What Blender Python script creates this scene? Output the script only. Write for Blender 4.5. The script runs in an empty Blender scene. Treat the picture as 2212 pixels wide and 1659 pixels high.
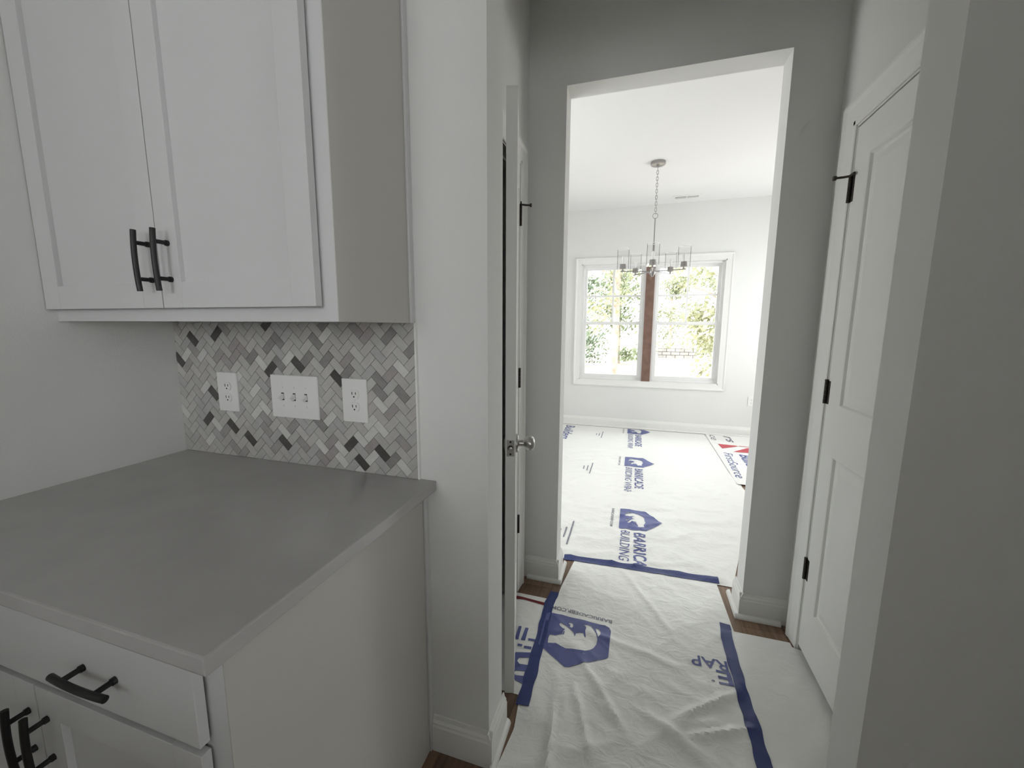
import bpy, bmesh, math, random
from mathutils import Vector, Matrix, noise
random.seed(7)
S = bpy.context.scene
C = S.collection
PI = math.pi

# ------------------------------------------------------------------ camera
W, H, F = 2212, 1659, 869.65
PITCH, YAW, ROLL, CAMH = math.radians(8.155), math.radians(17.042), math.radians(0.307), 1.3644
fwd = Vector((-math.sin(YAW)*math.cos(PITCH), math.cos(YAW)*math.cos(PITCH), -math.sin(PITCH)))
rgt = Vector((math.cos(YAW), math.sin(YAW), 0))
upv = rgt.cross(fwd)
rgt, upv = rgt*math.cos(ROLL)+upv*math.sin(ROLL), -rgt*math.sin(ROLL)+upv*math.cos(ROLL)
EYE = Vector((0, 0, CAMH))
cd = bpy.data.cameras.new('camera'); cam = bpy.data.objects.new('camera', cd); C.objects.link(cam)
cd.sensor_fit = 'HORIZONTAL'; cd.sensor_width = 36; cd.lens = F/W*36; cd.clip_start = .02; cd.clip_end = 300
cam.matrix_world = Matrix(((rgt.x, upv.x, -fwd.x, 0), (rgt.y, upv.y, -fwd.y, 0), (rgt.z, upv.z, -fwd.z, CAMH), (0, 0, 0, 1)))
S.camera = cam

def on_floor(px, py, z=0.0):           # photo pixel -> point on the floor
    d = fwd + rgt*((px-W/2)/F) - upv*((py-H/2)/F)
    s = (z-CAMH)/d.z
    return (d.x*s, d.y*s)

# ------------------------------------------------------------------ world, sun, window daylight, exposure
wd = bpy.data.worlds.new('world'); S.world = wd; wd.use_nodes = True
bg = wd.node_tree.nodes['Background']
bg.inputs['Color'].default_value = (.93, .97, 1, 1); bg.inputs['Strength'].default_value = 4.8
sl = bpy.data.lights.new('sun', 'SUN'); sl.energy = 5.0; sl.angle = math.radians(1); sl.color = (1, .95, .86)
sun = bpy.data.objects.new('sun', sl); C.objects.link(sun); sun.rotation_euler = (math.radians(-42), math.radians(-30), 0)
sun.rotation_euler = Vector((.45, .75, -.85)).to_track_quat('-Z', 'Y').to_euler()

def window_light(name, loc, target, sx, sy, energy, color=(1, 1, 1)):
    l = bpy.data.lights.new(name, 'AREA'); l.shape = 'RECTANGLE'; l.size = sx; l.size_y = sy; l.energy = energy; l.color = color
    o = bpy.data.objects.new(name, l); C.objects.link(o); o.location = loc
    o.rotation_euler = (Vector(target)-Vector(loc)).to_track_quat('-Z', 'Z').to_euler()
    return o
window_light('dining_daylight_left', (-2.17, 2.95, 1.45), (0, 2.95, 1.45), 1.1, 1.6, 10)
window_light('dining_daylight_right', (2.37, 4.5, 1.45), (0, 4.5, 1.45), 1.6, 1.6, 21)
window_light('kitchen_added_light_left', (-.85, -3.57, 1.85), (-.85, 0, 1.85), 1.2, 1.1, 13)  # added lamp, no known window behind the camera on the left
window_light('kitchen_added_light_right', (1.95, -3.57, 1.6), (1.95, 0, 1.6), 1.3, 1.0, 27)  # invented source that lights the hall wall from behind the camera
window_light('kitchen_added_light_side', (4.17, -.3, 1.55), (0, -.3, 1.55), 1.1, 1.0, 11)  # extra light, made up to lift the left wall and cabinet sides
vs = S.view_settings
vs.view_transform = 'Standard'; vs.look = 'None'; vs.exposure = 0.0; vs.gamma = 1.0; vs.use_curve_mapping = False

# ------------------------------------------------------------------ materials
MATS = {}
def mat(name, col, rough=.5, metal=0.0, spec=.5, bump=0.0, bscale=60.0, vary=0.0, vscale=3.0):
    if name in MATS: return MATS[name]
    m = bpy.data.materials.new(name); m.use_nodes = True; nt = m.node_tree
    b = nt.nodes['Principled BSDF']
    b.inputs['Base Color'].default_value = (*col, 1); b.inputs['Roughness'].default_value = rough
    b.inputs['Metallic'].default_value = metal; b.inputs['Specular IOR Level'].default_value = spec
    tc = nt.nodes.new('ShaderNodeTexCoord')
    if bump:
        n = nt.nodes.new('ShaderNodeTexNoise'); n.inputs['Scale'].default_value = bscale; n.inputs['Detail'].default_value = 4
        bp = nt.nodes.new('ShaderNodeBump'); bp.inputs['Strength'].default_value = bump; bp.inputs['Distance'].default_value = .01
        nt.links.new(tc.outputs['Object'], n.inputs['Vector']); nt.links.new(n.outputs['Fac'], bp.inputs['Height'])
        nt.links.new(bp.outputs['Normal'], b.inputs['Normal'])
    if vary:
        n = nt.nodes.new('ShaderNodeTexNoise'); n.inputs['Scale'].default_value = vscale; n.inputs['Detail'].default_value = 5
        cr = nt.nodes.new('ShaderNodeValToRGB')
        cr.color_ramp.elements[0].position = .3; cr.color_ramp.elements[1].position = .7
        cr.color_ramp.elements[0].color = (*[c*(1-vary) for c in col], 1)
        cr.color_ramp.elements[1].color = (*[min(1, c*(1+vary)) for c in col], 1)
        nt.links.new(tc.outputs['Object'], n.inputs['Vector']); nt.links.new(n.outputs['Fac'], cr.inputs['Fac'])
        nt.links.new(cr.outputs['Color'], b.inputs['Base Color'])
    MATS[name] = m
    return m
def glass_mat(name, tint=(1, 1, 1), refl=.06):
    m = bpy.data.materials.new(name); m.use_nodes = True; nt = m.node_tree
    nt.nodes.remove(nt.nodes['Principled BSDF'])
    t = nt.nodes.new('ShaderNodeBsdfTransparent'); t.inputs['Color'].default_value = (*tint, 1)
    g = nt.nodes.new('ShaderNodeBsdfGlossy'); g.inputs['Roughness'].default_value = .03
    lw = nt.nodes.new('ShaderNodeLayerWeight'); lw.inputs['Blend'].default_value = refl
    mx = nt.nodes.new('ShaderNodeMixShader')
    nt.links.new(lw.outputs['Fresnel'], mx.inputs['Fac']); nt.links.new(t.outputs[0], mx.inputs[1]); nt.links.new(g.outputs[0], mx.inputs[2])
    nt.links.new(mx.outputs[0], nt.nodes['Material Output'].inputs['Surface'])
    MATS[name] = m
    return m
M_WALL = mat('wall_paint', (.75, .75, .73), .75, spec=.25, bump=.05, bscale=220)
M_CEIL = mat('ceiling_paint', (.80, .80, .79), .9, spec=.1)
M_TRIM = mat('trim_white', (.80, .80, .77), .42, spec=.4)
M_DOOR = mat('door_white', (.78, .78, .75), .4, spec=.4)
M_CAB = mat('cabinet_white', (.63, .63, .625), .4, spec=.4)
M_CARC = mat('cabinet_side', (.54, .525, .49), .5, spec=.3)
M_DARK = mat('cabinet_inside', (.05, .05, .05), .8)
M_COUNTER = mat('quartz', (.44, .43, .42), .22, spec=.5, vary=.05, vscale=6)
M_BLACK = mat('black_pull', (.012, .012, .012), .42, spec=.4)
M_BRONZE = mat('hinge_bronze', (.05, .042, .036), .45, metal=.6)
M_NICKEL = mat('satin_nickel', (.46, .45, .43), .32, metal=1)
M_CHROME = mat('chandelier_nickel', (.36, .34, .335), .38, metal=.8)
M_GLASS = glass_mat('window_glass')
M_SHADE = glass_mat('shade_glass', (.985, .985, .985), .03)
M_RIM = mat('glass_rim', (.93, .93, .93), .1, spec=.8)
M_BULB = mat('bulb', (.9, .9, .88), .2)
M_PLATE = mat('switch_plate', (.82, .82, .80), .35)
M_SLOT = mat('slot_dark', (.02, .02, .02), .6)
M_GROUT = mat('grout', (.46, .45, .43), .9)
M_VINYL = mat('window_vinyl', (.82, .82, .81), .4)
M_MULL = mat('bare_mull_post', (.19, .11, .085), .7, bump=.1, bscale=40, vary=.2, vscale=12)
M_TAPE = mat('blue_tape', (.020, .038, .165), .45, bump=.15, bscale=45)
M_INK = mat('print_blue', (.09, .11, .30), .45)
M_RED = mat('print_red', (.50, .05, .07), .45)
M_DRED = mat('print_dark_red', (.16, .01, .015), .45)
M_GREY = mat('print_grey', (.22, .22, .27), .5)
M_CLOSET = mat('closet_painted_shade', (.06, .055, .05), .9)  # darkness of the unlit closets put into the wall colour

def sheet_mat():
    m = mat('plastic_sheet', (.84, .84, .81), .38, spec=.5)
    nt = m.node_tree; b = nt.nodes['Principled BSDF']; tc = nt.nodes['Texture Coordinate']
    mp = nt.nodes.new('ShaderNodeMapping'); mp.inputs['Scale'].default_value = (1, 1.6, 1)
    n = nt.nodes.new('ShaderNodeTexNoise'); n.inputs['Scale'].default_value = 14; n.inputs['Detail'].default_value = 6; n.inputs['Distortion'].default_value = 1.2
    v = nt.nodes.new('ShaderNodeTexVoronoi'); v.feature = 'DISTANCE_TO_EDGE'; v.inputs['Scale'].default_value = 9
    ad = nt.nodes.new('ShaderNodeMath'); ad.operation = 'MULTIPLY_ADD'; ad.inputs[1].default_value = .35
    bp = nt.nodes.new('ShaderNodeBump'); bp.inputs['Strength'].default_value = .35; bp.inputs['Distance'].default_value = .012
    nt.links.new(tc.outputs['Object'], mp.inputs['Vector']); nt.links.new(mp.outputs['Vector'], n.inputs['Vector'])
    mix = nt.nodes.new('ShaderNodeVectorMath'); mix.operation = 'MULTIPLY_ADD'; mix.inputs[1].default_value = (.12, .12, .12)
    nt.links.new(n.outputs['Color'], mix.inputs[0]); nt.links.new(mp.outputs['Vector'], mix.inputs[2]); nt.links.new(mix.outputs[0], v.inputs['Vector'])
    nt.links.new(v.outputs['Distance'], ad.inputs[0]); nt.links.new(n.outputs['Fac'], ad.inputs[2])
    nt.links.new(ad.outputs[0], bp.inputs['Height']); nt.links.new(bp.outputs['Normal'], b.inputs['Normal'])
    return m
M_SHEET = sheet_mat()
def wood_mat(name, base, rough=.45):
    m = mat(name, base, rough, spec=.4)
    nt = m.node_tree; b = nt.nodes['Principled BSDF']; tc = nt.nodes['Texture Coordinate']
    mp = nt.nodes.new('ShaderNodeMapping'); mp.inputs['Scale'].default_value = (22, 1.6, 1)
    n = nt.nodes.new('ShaderNodeTexNoise'); n.inputs['Scale'].default_value = 3; n.inputs['Detail'].default_value = 7
    cr = nt.nodes.new('ShaderNodeValToRGB')
    cr.color_ramp.elements[0].color = (*[c*.65 for c in base], 1); cr.color_ramp.elements[1].color = (*[min(1, c*1.3) for c in base], 1)
    cr.color_ramp.elements[0].position = .3; cr.color_ramp.elements[1].position = .72
    nt.links.new(tc.outputs['Object'], mp.inputs['Vector']); nt.links.new(mp.outputs['Vector'], n.inputs['Vector'])
    nt.links.new(n.outputs['Fac'], cr.inputs['Fac']); nt.links.new(cr.outputs['Color'], b.inputs['Base Color'])
    return m
M_PLANK = [wood_mat('vinyl_plank_%d' % i, c) for i, c in enumerate(((.20, .125, .08), (.17, .105, .068), (.225, .145, .095)))]

# ------------------------------------------------------------------ mesh helpers
def box(bm, x0, x1, y0, y1, z0, z1, bev=0.0):
    vs_ = [bm.verts.new((x, y, z)) for x in (x0, x1) for y in (y0, y1) for z in (z0, z1)]
    q = ((0, 1, 3, 2), (4, 6, 7, 5), (0, 4, 5, 1), (2, 3, 7, 6), (0, 2, 6, 4), (1, 5, 7, 3))
    fs = [bm.faces.new([vs_[i] for i in f]) for f in q]
    if bev:
        es = list({e for f in fs for e in f.edges})
        bmesh.ops.bevel(bm, geom=es, offset=bev, segments=2, profile=.6, affect='EDGES')
    return bm
def tube(bm, pts, r, n=10, closed=False, caps=True):
    pts = [Vector(p) for p in pts]; rings = []
    N = len(pts)
    ref = None
    for i, p in enumerate(pts):
        a = pts[(i-1) % N] if (closed or i > 0) else p
        b = pts[(i+1) % N] if (closed or i < N-1) else p
        t = (b-a).normalized()
        if ref is None:
            ref = t.orthogonal().normalized()
        u = (ref - t*ref.dot(t)).normalized(); ref = u
        v = t.cross(u)
        rr = r[i] if isinstance(r, (list, tuple)) else r
        rings.append([bm.verts.new(p+u*(rr*math.cos(2*PI*k/n))+v*(rr*math.sin(2*PI*k/n))) for k in range(n)])
    for i in range(N if closed else N-1):
        A, B = rings[i], rings[(i+1) % N]
        for k in range(n):
            bm.faces.new((A[k], A[(k+1) % n], B[(k+1) % n], B[k]))
    if caps and not closed:
        bm.faces.new(rings[0][::-1]); bm.faces.new(rings[-1])
    return bm
def lathe(bm, prof, center=(0, 0, 0), axis='z', n=24):
    c = Vector(center); rings = []
    for r, h in prof:
        ring = []
        for k in range(n):
            a = 2*PI*k/n; x, y = r*math.cos(a), r*math.sin(a)
            p = {'z': (x, y, h), 'y': (x, h, y), 'x': (h, x, y)}[axis]
            ring.append(bm.verts.new(c+Vector(p)))
        rings.append(ring)
    for A, B in zip(rings, rings[1:]):
        for k in range(n):
            bm.faces.new((A[k], A[(k+1) % n], B[(k+1) % n], B[k]))
    bm.faces.new(rings[0][::-1]); bm.faces.new(rings[-1])
    return bm
def prism(bm, poly, a0, a1, fn):        # poly of (d,z) swept from a0 to a1; fn(d, a, z) -> point
    A = [bm.verts.new(fn(d, a0, z)) for d, z in poly]; B = [bm.verts.new(fn(d, a1, z)) for d, z in poly]
    n = len(poly)
    for i in range(n):
        bm.faces.new((A[i], A[(i+1) % n], B[(i+1) % n], B[i]))
    bm.faces.new(A[::-1]); bm.faces.new(B)
    return bm
def obj(name, bm, m, parent=None, smooth=False, loc=None):
    bmesh.ops.recalc_face_normals(bm, faces=bm.faces)
    me = bpy.data.meshes.new(name); bm.to_mesh(me); bm.free()
    if m: me.materials.append(m)
    if smooth:
        for p in me.polygons: p.use_smooth = True
        try: me.set_sharp_from_angle(angle=math.radians(38))
        except Exception: pass
    o = bpy.data.objects.new(name, me); C.objects.link(o)
    if parent: o.parent = parent
    if loc: o.location = loc
    return o
NB = bmesh.new
def tag(o, label, cat, group=None):
    o['label'] = label; o['category'] = cat
    if group: o['group'] = group
    return o
def struct(o):
    o['kind'] = 'structure'; return o
def thing(name, label, cat, loc=(0, 0, 0), group=None, rz=0):
    o = bpy.data.objects.new(name, None); o.empty_display_size = .05; C.objects.link(o)
    o.location = loc; o.rotation_euler = (0, 0, rz)
    return tag(o, label, cat, group)
def frame_empty(name, loc=(0, 0, 0), rz=0):
    o = bpy.data.objects.new(name, None); o.empty_display_size = .05; C.objects.link(o)
    o.location = loc; o.rotation_euler = (0, 0, rz); o['kind'] = 'structure'
    return o
def part(name, m, parent, *boxes, bev=0.0):
    bm = NB()
    for b in boxes: box(bm, *b, bev=bev)
    return obj(name, bm, m, parent)

# ------------------------------------------------------------------ plan (metres)
XA, YB = -1.547, 1.0175            # left wall, tiled wall
YB2 = 1.143                        # hall side of the tiled wall
XL, XR = -.381, .544               # passage
HL, HR = -.535, .720               # hall side walls
YO, YO2 = 1.996, 2.112             # wall with the tall opening
OX0, OX1, OZ = -.356, .538, 2.4535
DL, DR, YW = -2.2, 2.4, 5.582      # dining room
ZC = 2.879
DY0, DY1, DZ = 1.219, 1.836, 2.075  # closet door openings in the hall sides

# ------------------------------------------------------------------ floor and planks
fl = struct(part('floor', M_GROUT, None, (-2.4, 4.4, -3.8, 5.8, -.12, -.006)))
pw = .178
i = 0
for ix, x in enumerate([-.90+pw*k for k in range(11)]):
    y = -1.0 - .37*(ix % 3)
    while y < 2.4:
        y1 = min(y+1.22, 2.6)
        bm = NB(); box(bm, x+.0006, x+pw-.0006, y+.0006, y1-.0006, -.008, 0, bev=.0007)
        obj('plank', bm, M_PLANK[(ix*2+i) % 3], fl); i += 1; y = y1
for x0, x1, y0, y1 in ((-2.3, -.905, -3.7, 1.0), (1.06, 4.3, -3.7, 1.0), (-.905, 1.06, -3.7, -1.8), (-2.2, 2.4, 2.61, 5.6), (-2.2, -.905, 1.0, 2.61), (1.06, 2.4, 1.0, 2.61)):
    part('plank_field', M_PLANK[0], fl, (x0, x1, y0, y1, -.008, -.0005))['kind'] = 'stuff'

# ------------------------------------------------------------------ ceilings
struct(part('ceiling', M_CEIL, None, (-2.5, 4.5, -3.9, 1.08, ZC, ZC+.3), (-2.5, 4.5, 1.08, 5.8, ZC, ZC+.3)))

# ------------------------------------------------------------------ walls
struct(part('wall_left', M_WALL, None, (XA-.115, XA, -3.7, YB2, 0, ZC)))
struct(part('wall_back', M_WALL, None, (XA, XL, YB, YB2, 0, ZC), (XR, 4.3, YB, YB2, 0, ZC), (XL, XR, YB, YB2, 2.46, ZC)))
struct(part('wall_added_divider', M_WALL, None, (.90, 4.2, -1.1, -1.0, 0, ZC), (-.45, -.1, -1.1, -1.0, 0, ZC), (-.2, -.1, -3.6, -1.1, 0, ZC)))  # unseen walls behind the camera, added to keep lamps off the right-hand wall
struct(part('wall_added_stub', M_WALL, None, (.84, .955, .54, YB, 0, ZC)))  # unseen stub, added to shadow the wall right of the passage
struct(part('wall_added_half', M_WALL, None, (XA, -.45, -1.1, -1.0, 0, 1.24), (-.1, .90, -1.1, -1.0, 0, 1.12)))  # made-up low walls out of view, cutting light to the lower cabinets
struct(part('wall_kitchen_side', M_WALL, None, (4.2, 4.32, -3.7, -.9, 0, ZC), (4.2, 4.32, .3, YB2, 0, ZC), (4.2, 4.32, -.9, .3, 0, 1.0), (4.2, 4.32, -.9, .3, 2.1, ZC)))
struct(part('wall_kitchen_rear', M_WALL, None, (XA-.115, -1.5, -3.72, -3.6, 0, ZC), (-.2, 1.25, -3.72, -3.6, 0, ZC), (2.65, 4.32, -3.72, -3.6, 0, ZC), (1.25, 2.65, -3.72, -3.6, 2.15, ZC), (1.25, 2.65, -3.72, -3.6, 0, 1.05), (-1.5, -.2, -3.72, -3.6, 2.45, ZC), (-1.5, -.2, -3.72, -3.6, 0, 1.25)))
def door_wall(name, x0, x1):
    return struct(part(name, M_WALL, None, (x0, x1, YB2, DY0-.02, 0, ZC), (x0, x1, DY1+.02, YO, 0, ZC), (x0, x1, DY0-.02, DY1+.02, DZ+.02, ZC)))
door_wall('wall_hall_left', HL-.115, HL)
door_wall('wall_hall_right', HR, HR+.115)
struct(part('wall_opening', M_WALL, None, (DL, OX0, YO, YO2, 0, ZC), (OX1, DR, YO, YO2, 0, ZC), (OX0, OX1, YO, YO2, OZ, ZC)))
WX0, WX1, WZ0, WZ1 = -.742, 1.010, .645, 2.187
struct(part('wall_dining_far', M_WALL, None, (DL, WX0, YW, YW+.14, 0, ZC), (WX1, DR, YW, YW+.14, 0, ZC), (WX0, WX1, YW, YW+.14, 0, WZ0), (WX0, WX1, YW, YW+.14, WZ1, ZC)))
for nm, x0, x1, ya, yb_ in (('wall_dining_left', DL-.12, DL, 2.35, 3.55), ('wall_dining_right', DR, DR+.12, 3.65, 5.35)):
    struct(part(nm, M_WALL, None, (x0, x1, YO, ya, 0, ZC), (x0, x1, yb_, YW+.14, 0, ZC), (x0, x1, ya, yb_, 0, .6), (x0, x1, ya, yb_, 2.3, ZC)))
# closets behind the two hall doors
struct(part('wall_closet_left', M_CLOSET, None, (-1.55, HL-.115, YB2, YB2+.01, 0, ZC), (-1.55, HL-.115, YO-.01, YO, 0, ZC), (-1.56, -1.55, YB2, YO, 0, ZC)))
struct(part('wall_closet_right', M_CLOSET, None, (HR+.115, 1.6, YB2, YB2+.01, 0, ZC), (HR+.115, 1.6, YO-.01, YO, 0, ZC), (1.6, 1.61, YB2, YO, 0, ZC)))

# side windows of dining room (out of the picture); kitchen ones added to carry daylight
def side_window(name, x, y0, y1, z0, z1, s, axis='x'):
    e = frame_empty(name)
    def bx(a0, a1, b0, b1, w0=0, w1=.05):
        lo, hi = sorted((x+s*w0, x+s*w1))
        return (lo, hi, a0, a1, b0, b1) if axis == 'x' else (a0, a1, lo, hi, b0, b1)
    part('window_frame', M_VINYL, e, bx(y0, y0+.06, z0, z1), bx(y1-.06, y1, z0, z1), bx(y0+.06, y1-.06, z0, z0+.06), bx(y0+.06, y1-.06, z1-.06, z1), bx((y0+y1)/2-.03, (y0+y1)/2+.03, z0+.06, z1-.06))
    part('pane', M_GLASS, e, bx(y0+.06, (y0+y1)/2-.03, z0+.06, z1-.06, .02, .026))
    part('pane', M_GLASS, e, bx((y0+y1)/2+.03, y1-.06, z0+.06, z1-.06, .02, .026))
side_window('window_2', DL, 2.35, 3.55, .6, 2.3, -1)
side_window('window_3', DR, 3.65, 5.35, .6, 2.3, 1)
side_window('window_added_6', 4.2, -.9, .3, 1.0, 2.1, 1)
side_window('window_added_5', -3.6, 1.25, 2.65, 1.05, 2.15, -1, axis='y')
side_window('window_added_4', -3.6, -1.5, -.2, 1.25, 2.45, -1, axis='y')

# ------------------------------------------------------------------ baseboards with shoe mould
BASE = [(0, 0), (.0145, 0), (.0145, .088), (.0115, .094), (.0115, .101), (.006, .108), (.004, .120), (0, .122)]
SHOE = [(.0145, 0), (.0315, 0), (.0310, .007), (.0275, .014), (.021, .0185), (.0145, .0195)]
def base_run(bm, poly, face, at, a0, a1):
    # face: direction the moulding looks to
    fn = {'-y': lambda d, a, z: (a, at-d, z), '+y': lambda d, a, z: (a, at+d, z),
          '+x': lambda d, a, z: (at+d, a, z), '-x': lambda d, a, z: (at-d, a, z)}[face]
    prism(bm, poly, a0, a1, fn)
def baseboard(name, runs, shoes=()):
    bm = NB()
    for r in runs: base_run(bm, BASE, *r)
    o = struct(obj(name, bm, M_TRIM))
    for r in shoes:
        bm = NB(); base_run(bm, SHOE, *r); obj('shoe_mould', bm, M_TRIM, o)
    return o
e = .0145
baseboard('baseboard_back', [('-y', YB, -.57, XL+e-.0008), ('+x', XL, YB-e+.0008, YB2+e)], [('+x', XL-.004, YB-.3+.27, YB2+.02)])
baseboard('baseboard_right', [('-x', XR, YB-e+.0008, YB2+e), ('-y', YB, XR-e+.0008, .84)], [])
baseboard('baseboard_opening_left', [('-y', YO, HL, OX0+e-.0008), ('+x', OX0, YO-e+.0008, YO2+e)], [('-y', YO, HL+.022, OX0+.0308), ('+x', OX0, YO-.0145, YO2+.055)])
baseboard('baseboard_opening_right', [('-y', YO, OX1-e+.0008, HR), ('-x', OX1, YO-e+.0008, YO2+e)], [('-y', YO, OX1-.0308, HR-.022), ('-x', OX1, YO-.0145, YO2+.055)])
baseboard('baseboard_dining_far', [('-y', YW, DL, DR)], [('-y', YW, DL, DR)])
baseboard('baseboard_dining_side', [('+x', DL, YO2, YW), ('-x', DR, YO2, YW), ('+y', YO2, DL, OX0), ('+y', YO2, OX1, DR)])
baseboard('baseboard_left', [('+x', XA, -3.6, .36)])

# ------------------------------------------------------------------ hall doors
def door_trim(name, xw, s):
    # xw wall plane, s = direction into the hall
    bm = NB()
    prof = [(0, 0), (.062, 0), (.062, .017), (.055, .0175), (.045, .0125), (.012, .0085), (.003, .0085), (0, .006)]
    w2 = .088
    pr2 = [(a*w2/.062, b) for a, b in prof]
    def X(b): return xw+s*b
    prism(bm, [(DY1+.006+a, b) for a, b in pr2], 0, DZ+.006+w2, lambda d, a, b: (X(b), d, a))
    prism(bm, [(DY0-.006-a, b) for a, b in prof], 0, DZ+.006+w2, lambda d, a, b: (X(b), d, a))
    prism(bm, [(DZ+.006+a, b) for a, b in pr2], DY0-.068, DY1+.006+w2, lambda d, a, b: (X(b), a, d))
    o = struct(obj(name, bm, M_TRIM))
    xo = xw-s*.115
    lo, hi = sorted((xw+s*.001, xo)); l2, h2 = sorted((xw-s*.037, xw-s*.072))
    part('jamb', M_TRIM, o, (lo, hi, DY1, DY1+.019, 0, DZ+.019)); part('jamb', M_TRIM, o, (lo, hi, DY0-.019, DY0, 0, DZ+.019))
    part('jamb_head', M_TRIM, o, (lo, hi, DY0, DY1, DZ, DZ+.019))
    part('stop', M_TRIM, o, (l2, h2, DY1-.011, DY1, 0, DZ)); part('stop', M_TRIM, o, (l2, h2, DY0, DY0+.011, 0, DZ)); part('stop', M_TRIM, o, (l2, h2, DY0, DY1, DZ-.011, DZ))
door_trim('trim_1', HL, 1)
door_trim('trim_2', HR, -1)

def knob_at(parent, x, z, y, s):
    k = obj('knob', lathe(NB(), [(0.0005, .066*s), (.012, .0655*s), (.021, .061*s), (.0255, .053*s), (.026, .046*s), (.023, .038*s), (.016, .032*s), (.0115, .028*s), (.0105, .012*s), (.012, .0085*s), (.0005, .0085*s)], (x, y, z), 'y', 28), M_NICKEL, parent, True)
    obj('rose', lathe(NB(), [(.0005, .010*s), (.024, .010*s), (.031, .0065*s), (.0325, .0), (.0005, 0)], (x, y, z), 'y', 28), M_NICKEL, k, True)
def hinge_at(parent, z, s, pinstop):
    bm = NB()
    hz = .0445
    for q in range(5):
        z0 = z-hz+q*.0178
        lathe(bm, [(.0058, z0+.0004), (.0058, z0+.0174)], (0, s*.0062, 0), 'z', 12)
    box(bm, .002, .020, *sorted((s*-.001, s*.0014)), z-hz, z+hz)
    box(bm, -.012, -.001, *sorted((s*-.001, s*.0014)), z-hz, z+hz)
    h = obj('hinge', bm, M_BRONZE, parent, True)
    obj('hinge_pin', lathe(NB(), [(.0005, z+hz+.006), (.0062, z+hz+.005), (.0062, z+hz), (.0005, z+hz)], (0, s*.0062, 0), 'z', 12), M_BRONZE, h, True)
    if pinstop:
        bm = NB()
        tube(bm, [(0, s*.006, z+hz+.003), (-.008, s*.025, z+hz+.003), (-.012, s*.05, z+hz+.003)], .0042, 10)
        box(bm, .0, .03, *sorted((s*.004, s*.010)), z+hz-.001, z+hz+.008)
        lathe(bm, [(.0005, s*.046), (.008, s*.046), (.008, s*.055), (.0005, s*.055)], (-.012, 0, z+hz+.003), 'y', 14)
        obj('pin_door_stop', bm, M_BRONZE, h, True)
def panel_door(name, loc, rz, s):
    e_ = frame_empty(name, loc, rz)
    w, t, z0, z1 = .610, .035, .034, 2.068
    x0 = .003
    st = .098
    ys = sorted((0, -s*t))
    rails = ((z0, .232), (.888, 1.078), (1.950, z1))
    bm = NB()
    box(bm, x0, x0+st, *ys, z0, z1, bev=.0012); box(bm, w-st, w, *ys, z0, z1, bev=.0012)
    for a, b in rails: box(bm, x0+st-.001, w-st+.001, *ys, a, b)
    obj('slab', bm, M_DOOR, e_)
    for a, b in ((.232, .888), (1.078, 1.950)):
        bm = NB()
        for side in (0, 1):
            y_f = 0 if side == 0 else -s*t
            dr = -s if side == 0 else s
            loops = []
            for ins, dep in ((-.001, 0.0004), (.004, .001), (.010, .0085), (.020, .0095), (.046, .004), (.05, .0035)):
                xa, xb, za, zb = x0+st+ins, w-st-ins, a+ins, b-ins
                y = y_f+dr*dep
                loops.append([bm.verts.new(v) for v in ((xa, y, za), (xb, y, za), (xb, y, zb), (xa, y, zb))])
            for A, B in zip(loops, loops[1:]):
                for k in range(4): bm.faces.new((A[k], A[(k+1) % 4], B[(k+1) % 4], B[k]))
            bm.faces.new(loops[-1])
            if side == 0: first = loops[0]
            else:
                for k in range(4): bm.faces.new((first[k], first[(k+1) % 4], loops[0][(k+1) % 4], loops[0][k]))
        obj('panel', bm, M_DOOR, e_)
    for z, ps in ((1.860, True), (1.118, False), (.376, False)):
        hinge_at(e_, z, s, ps)
    knob_at(e_, w-.060, .962, 0, s); knob_at(e_, w-.060, .962, -s*t, -s)
    bm = NB()
    ym = -s*t/2
    box(bm, w-.001, w+.0012, ym-.0127, ym+.0127, .962-.0285, .962+.0285, bev=.0008)
    lp = obj('latch_plate', bm, M_NICKEL, e_)
    bm = NB(); lathe(bm, [(.0005, w+.0011), (.0095, w+.0011), (.0095, w+.0016), (.0005, w+.0016)], (0, ym, .962), 'x', 18); obj('latch_hole', bm, M_SLOT, lp)
    bm = NB(); lathe(bm, [(.0005, w+.0011), (.0075, w+.0011), (.0068, w+.007), (.0005, w+.008)], (0, ym+.001, .960), 'x', 16); obj('latch_bolt', bm, M_NICKEL, lp, True)
    for dz in (-.021, .021):
        bm = NB(); lathe(bm, [(.0005, w+.0011), (.0038, w+.0011), (.0038, w+.0018), (.0005, w+.0018)], (0, ym, .962+dz), 'x', 10); obj('screw', bm, M_BRONZE, lp)
    return e_
panel_door('door_1', (HL+.004, DY1-.002, 0), math.radians(-90+15.5), 1)
panel_door('door_2', (HR-.002, DY1-.002, 0), math.radians(-90), -1)

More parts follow.
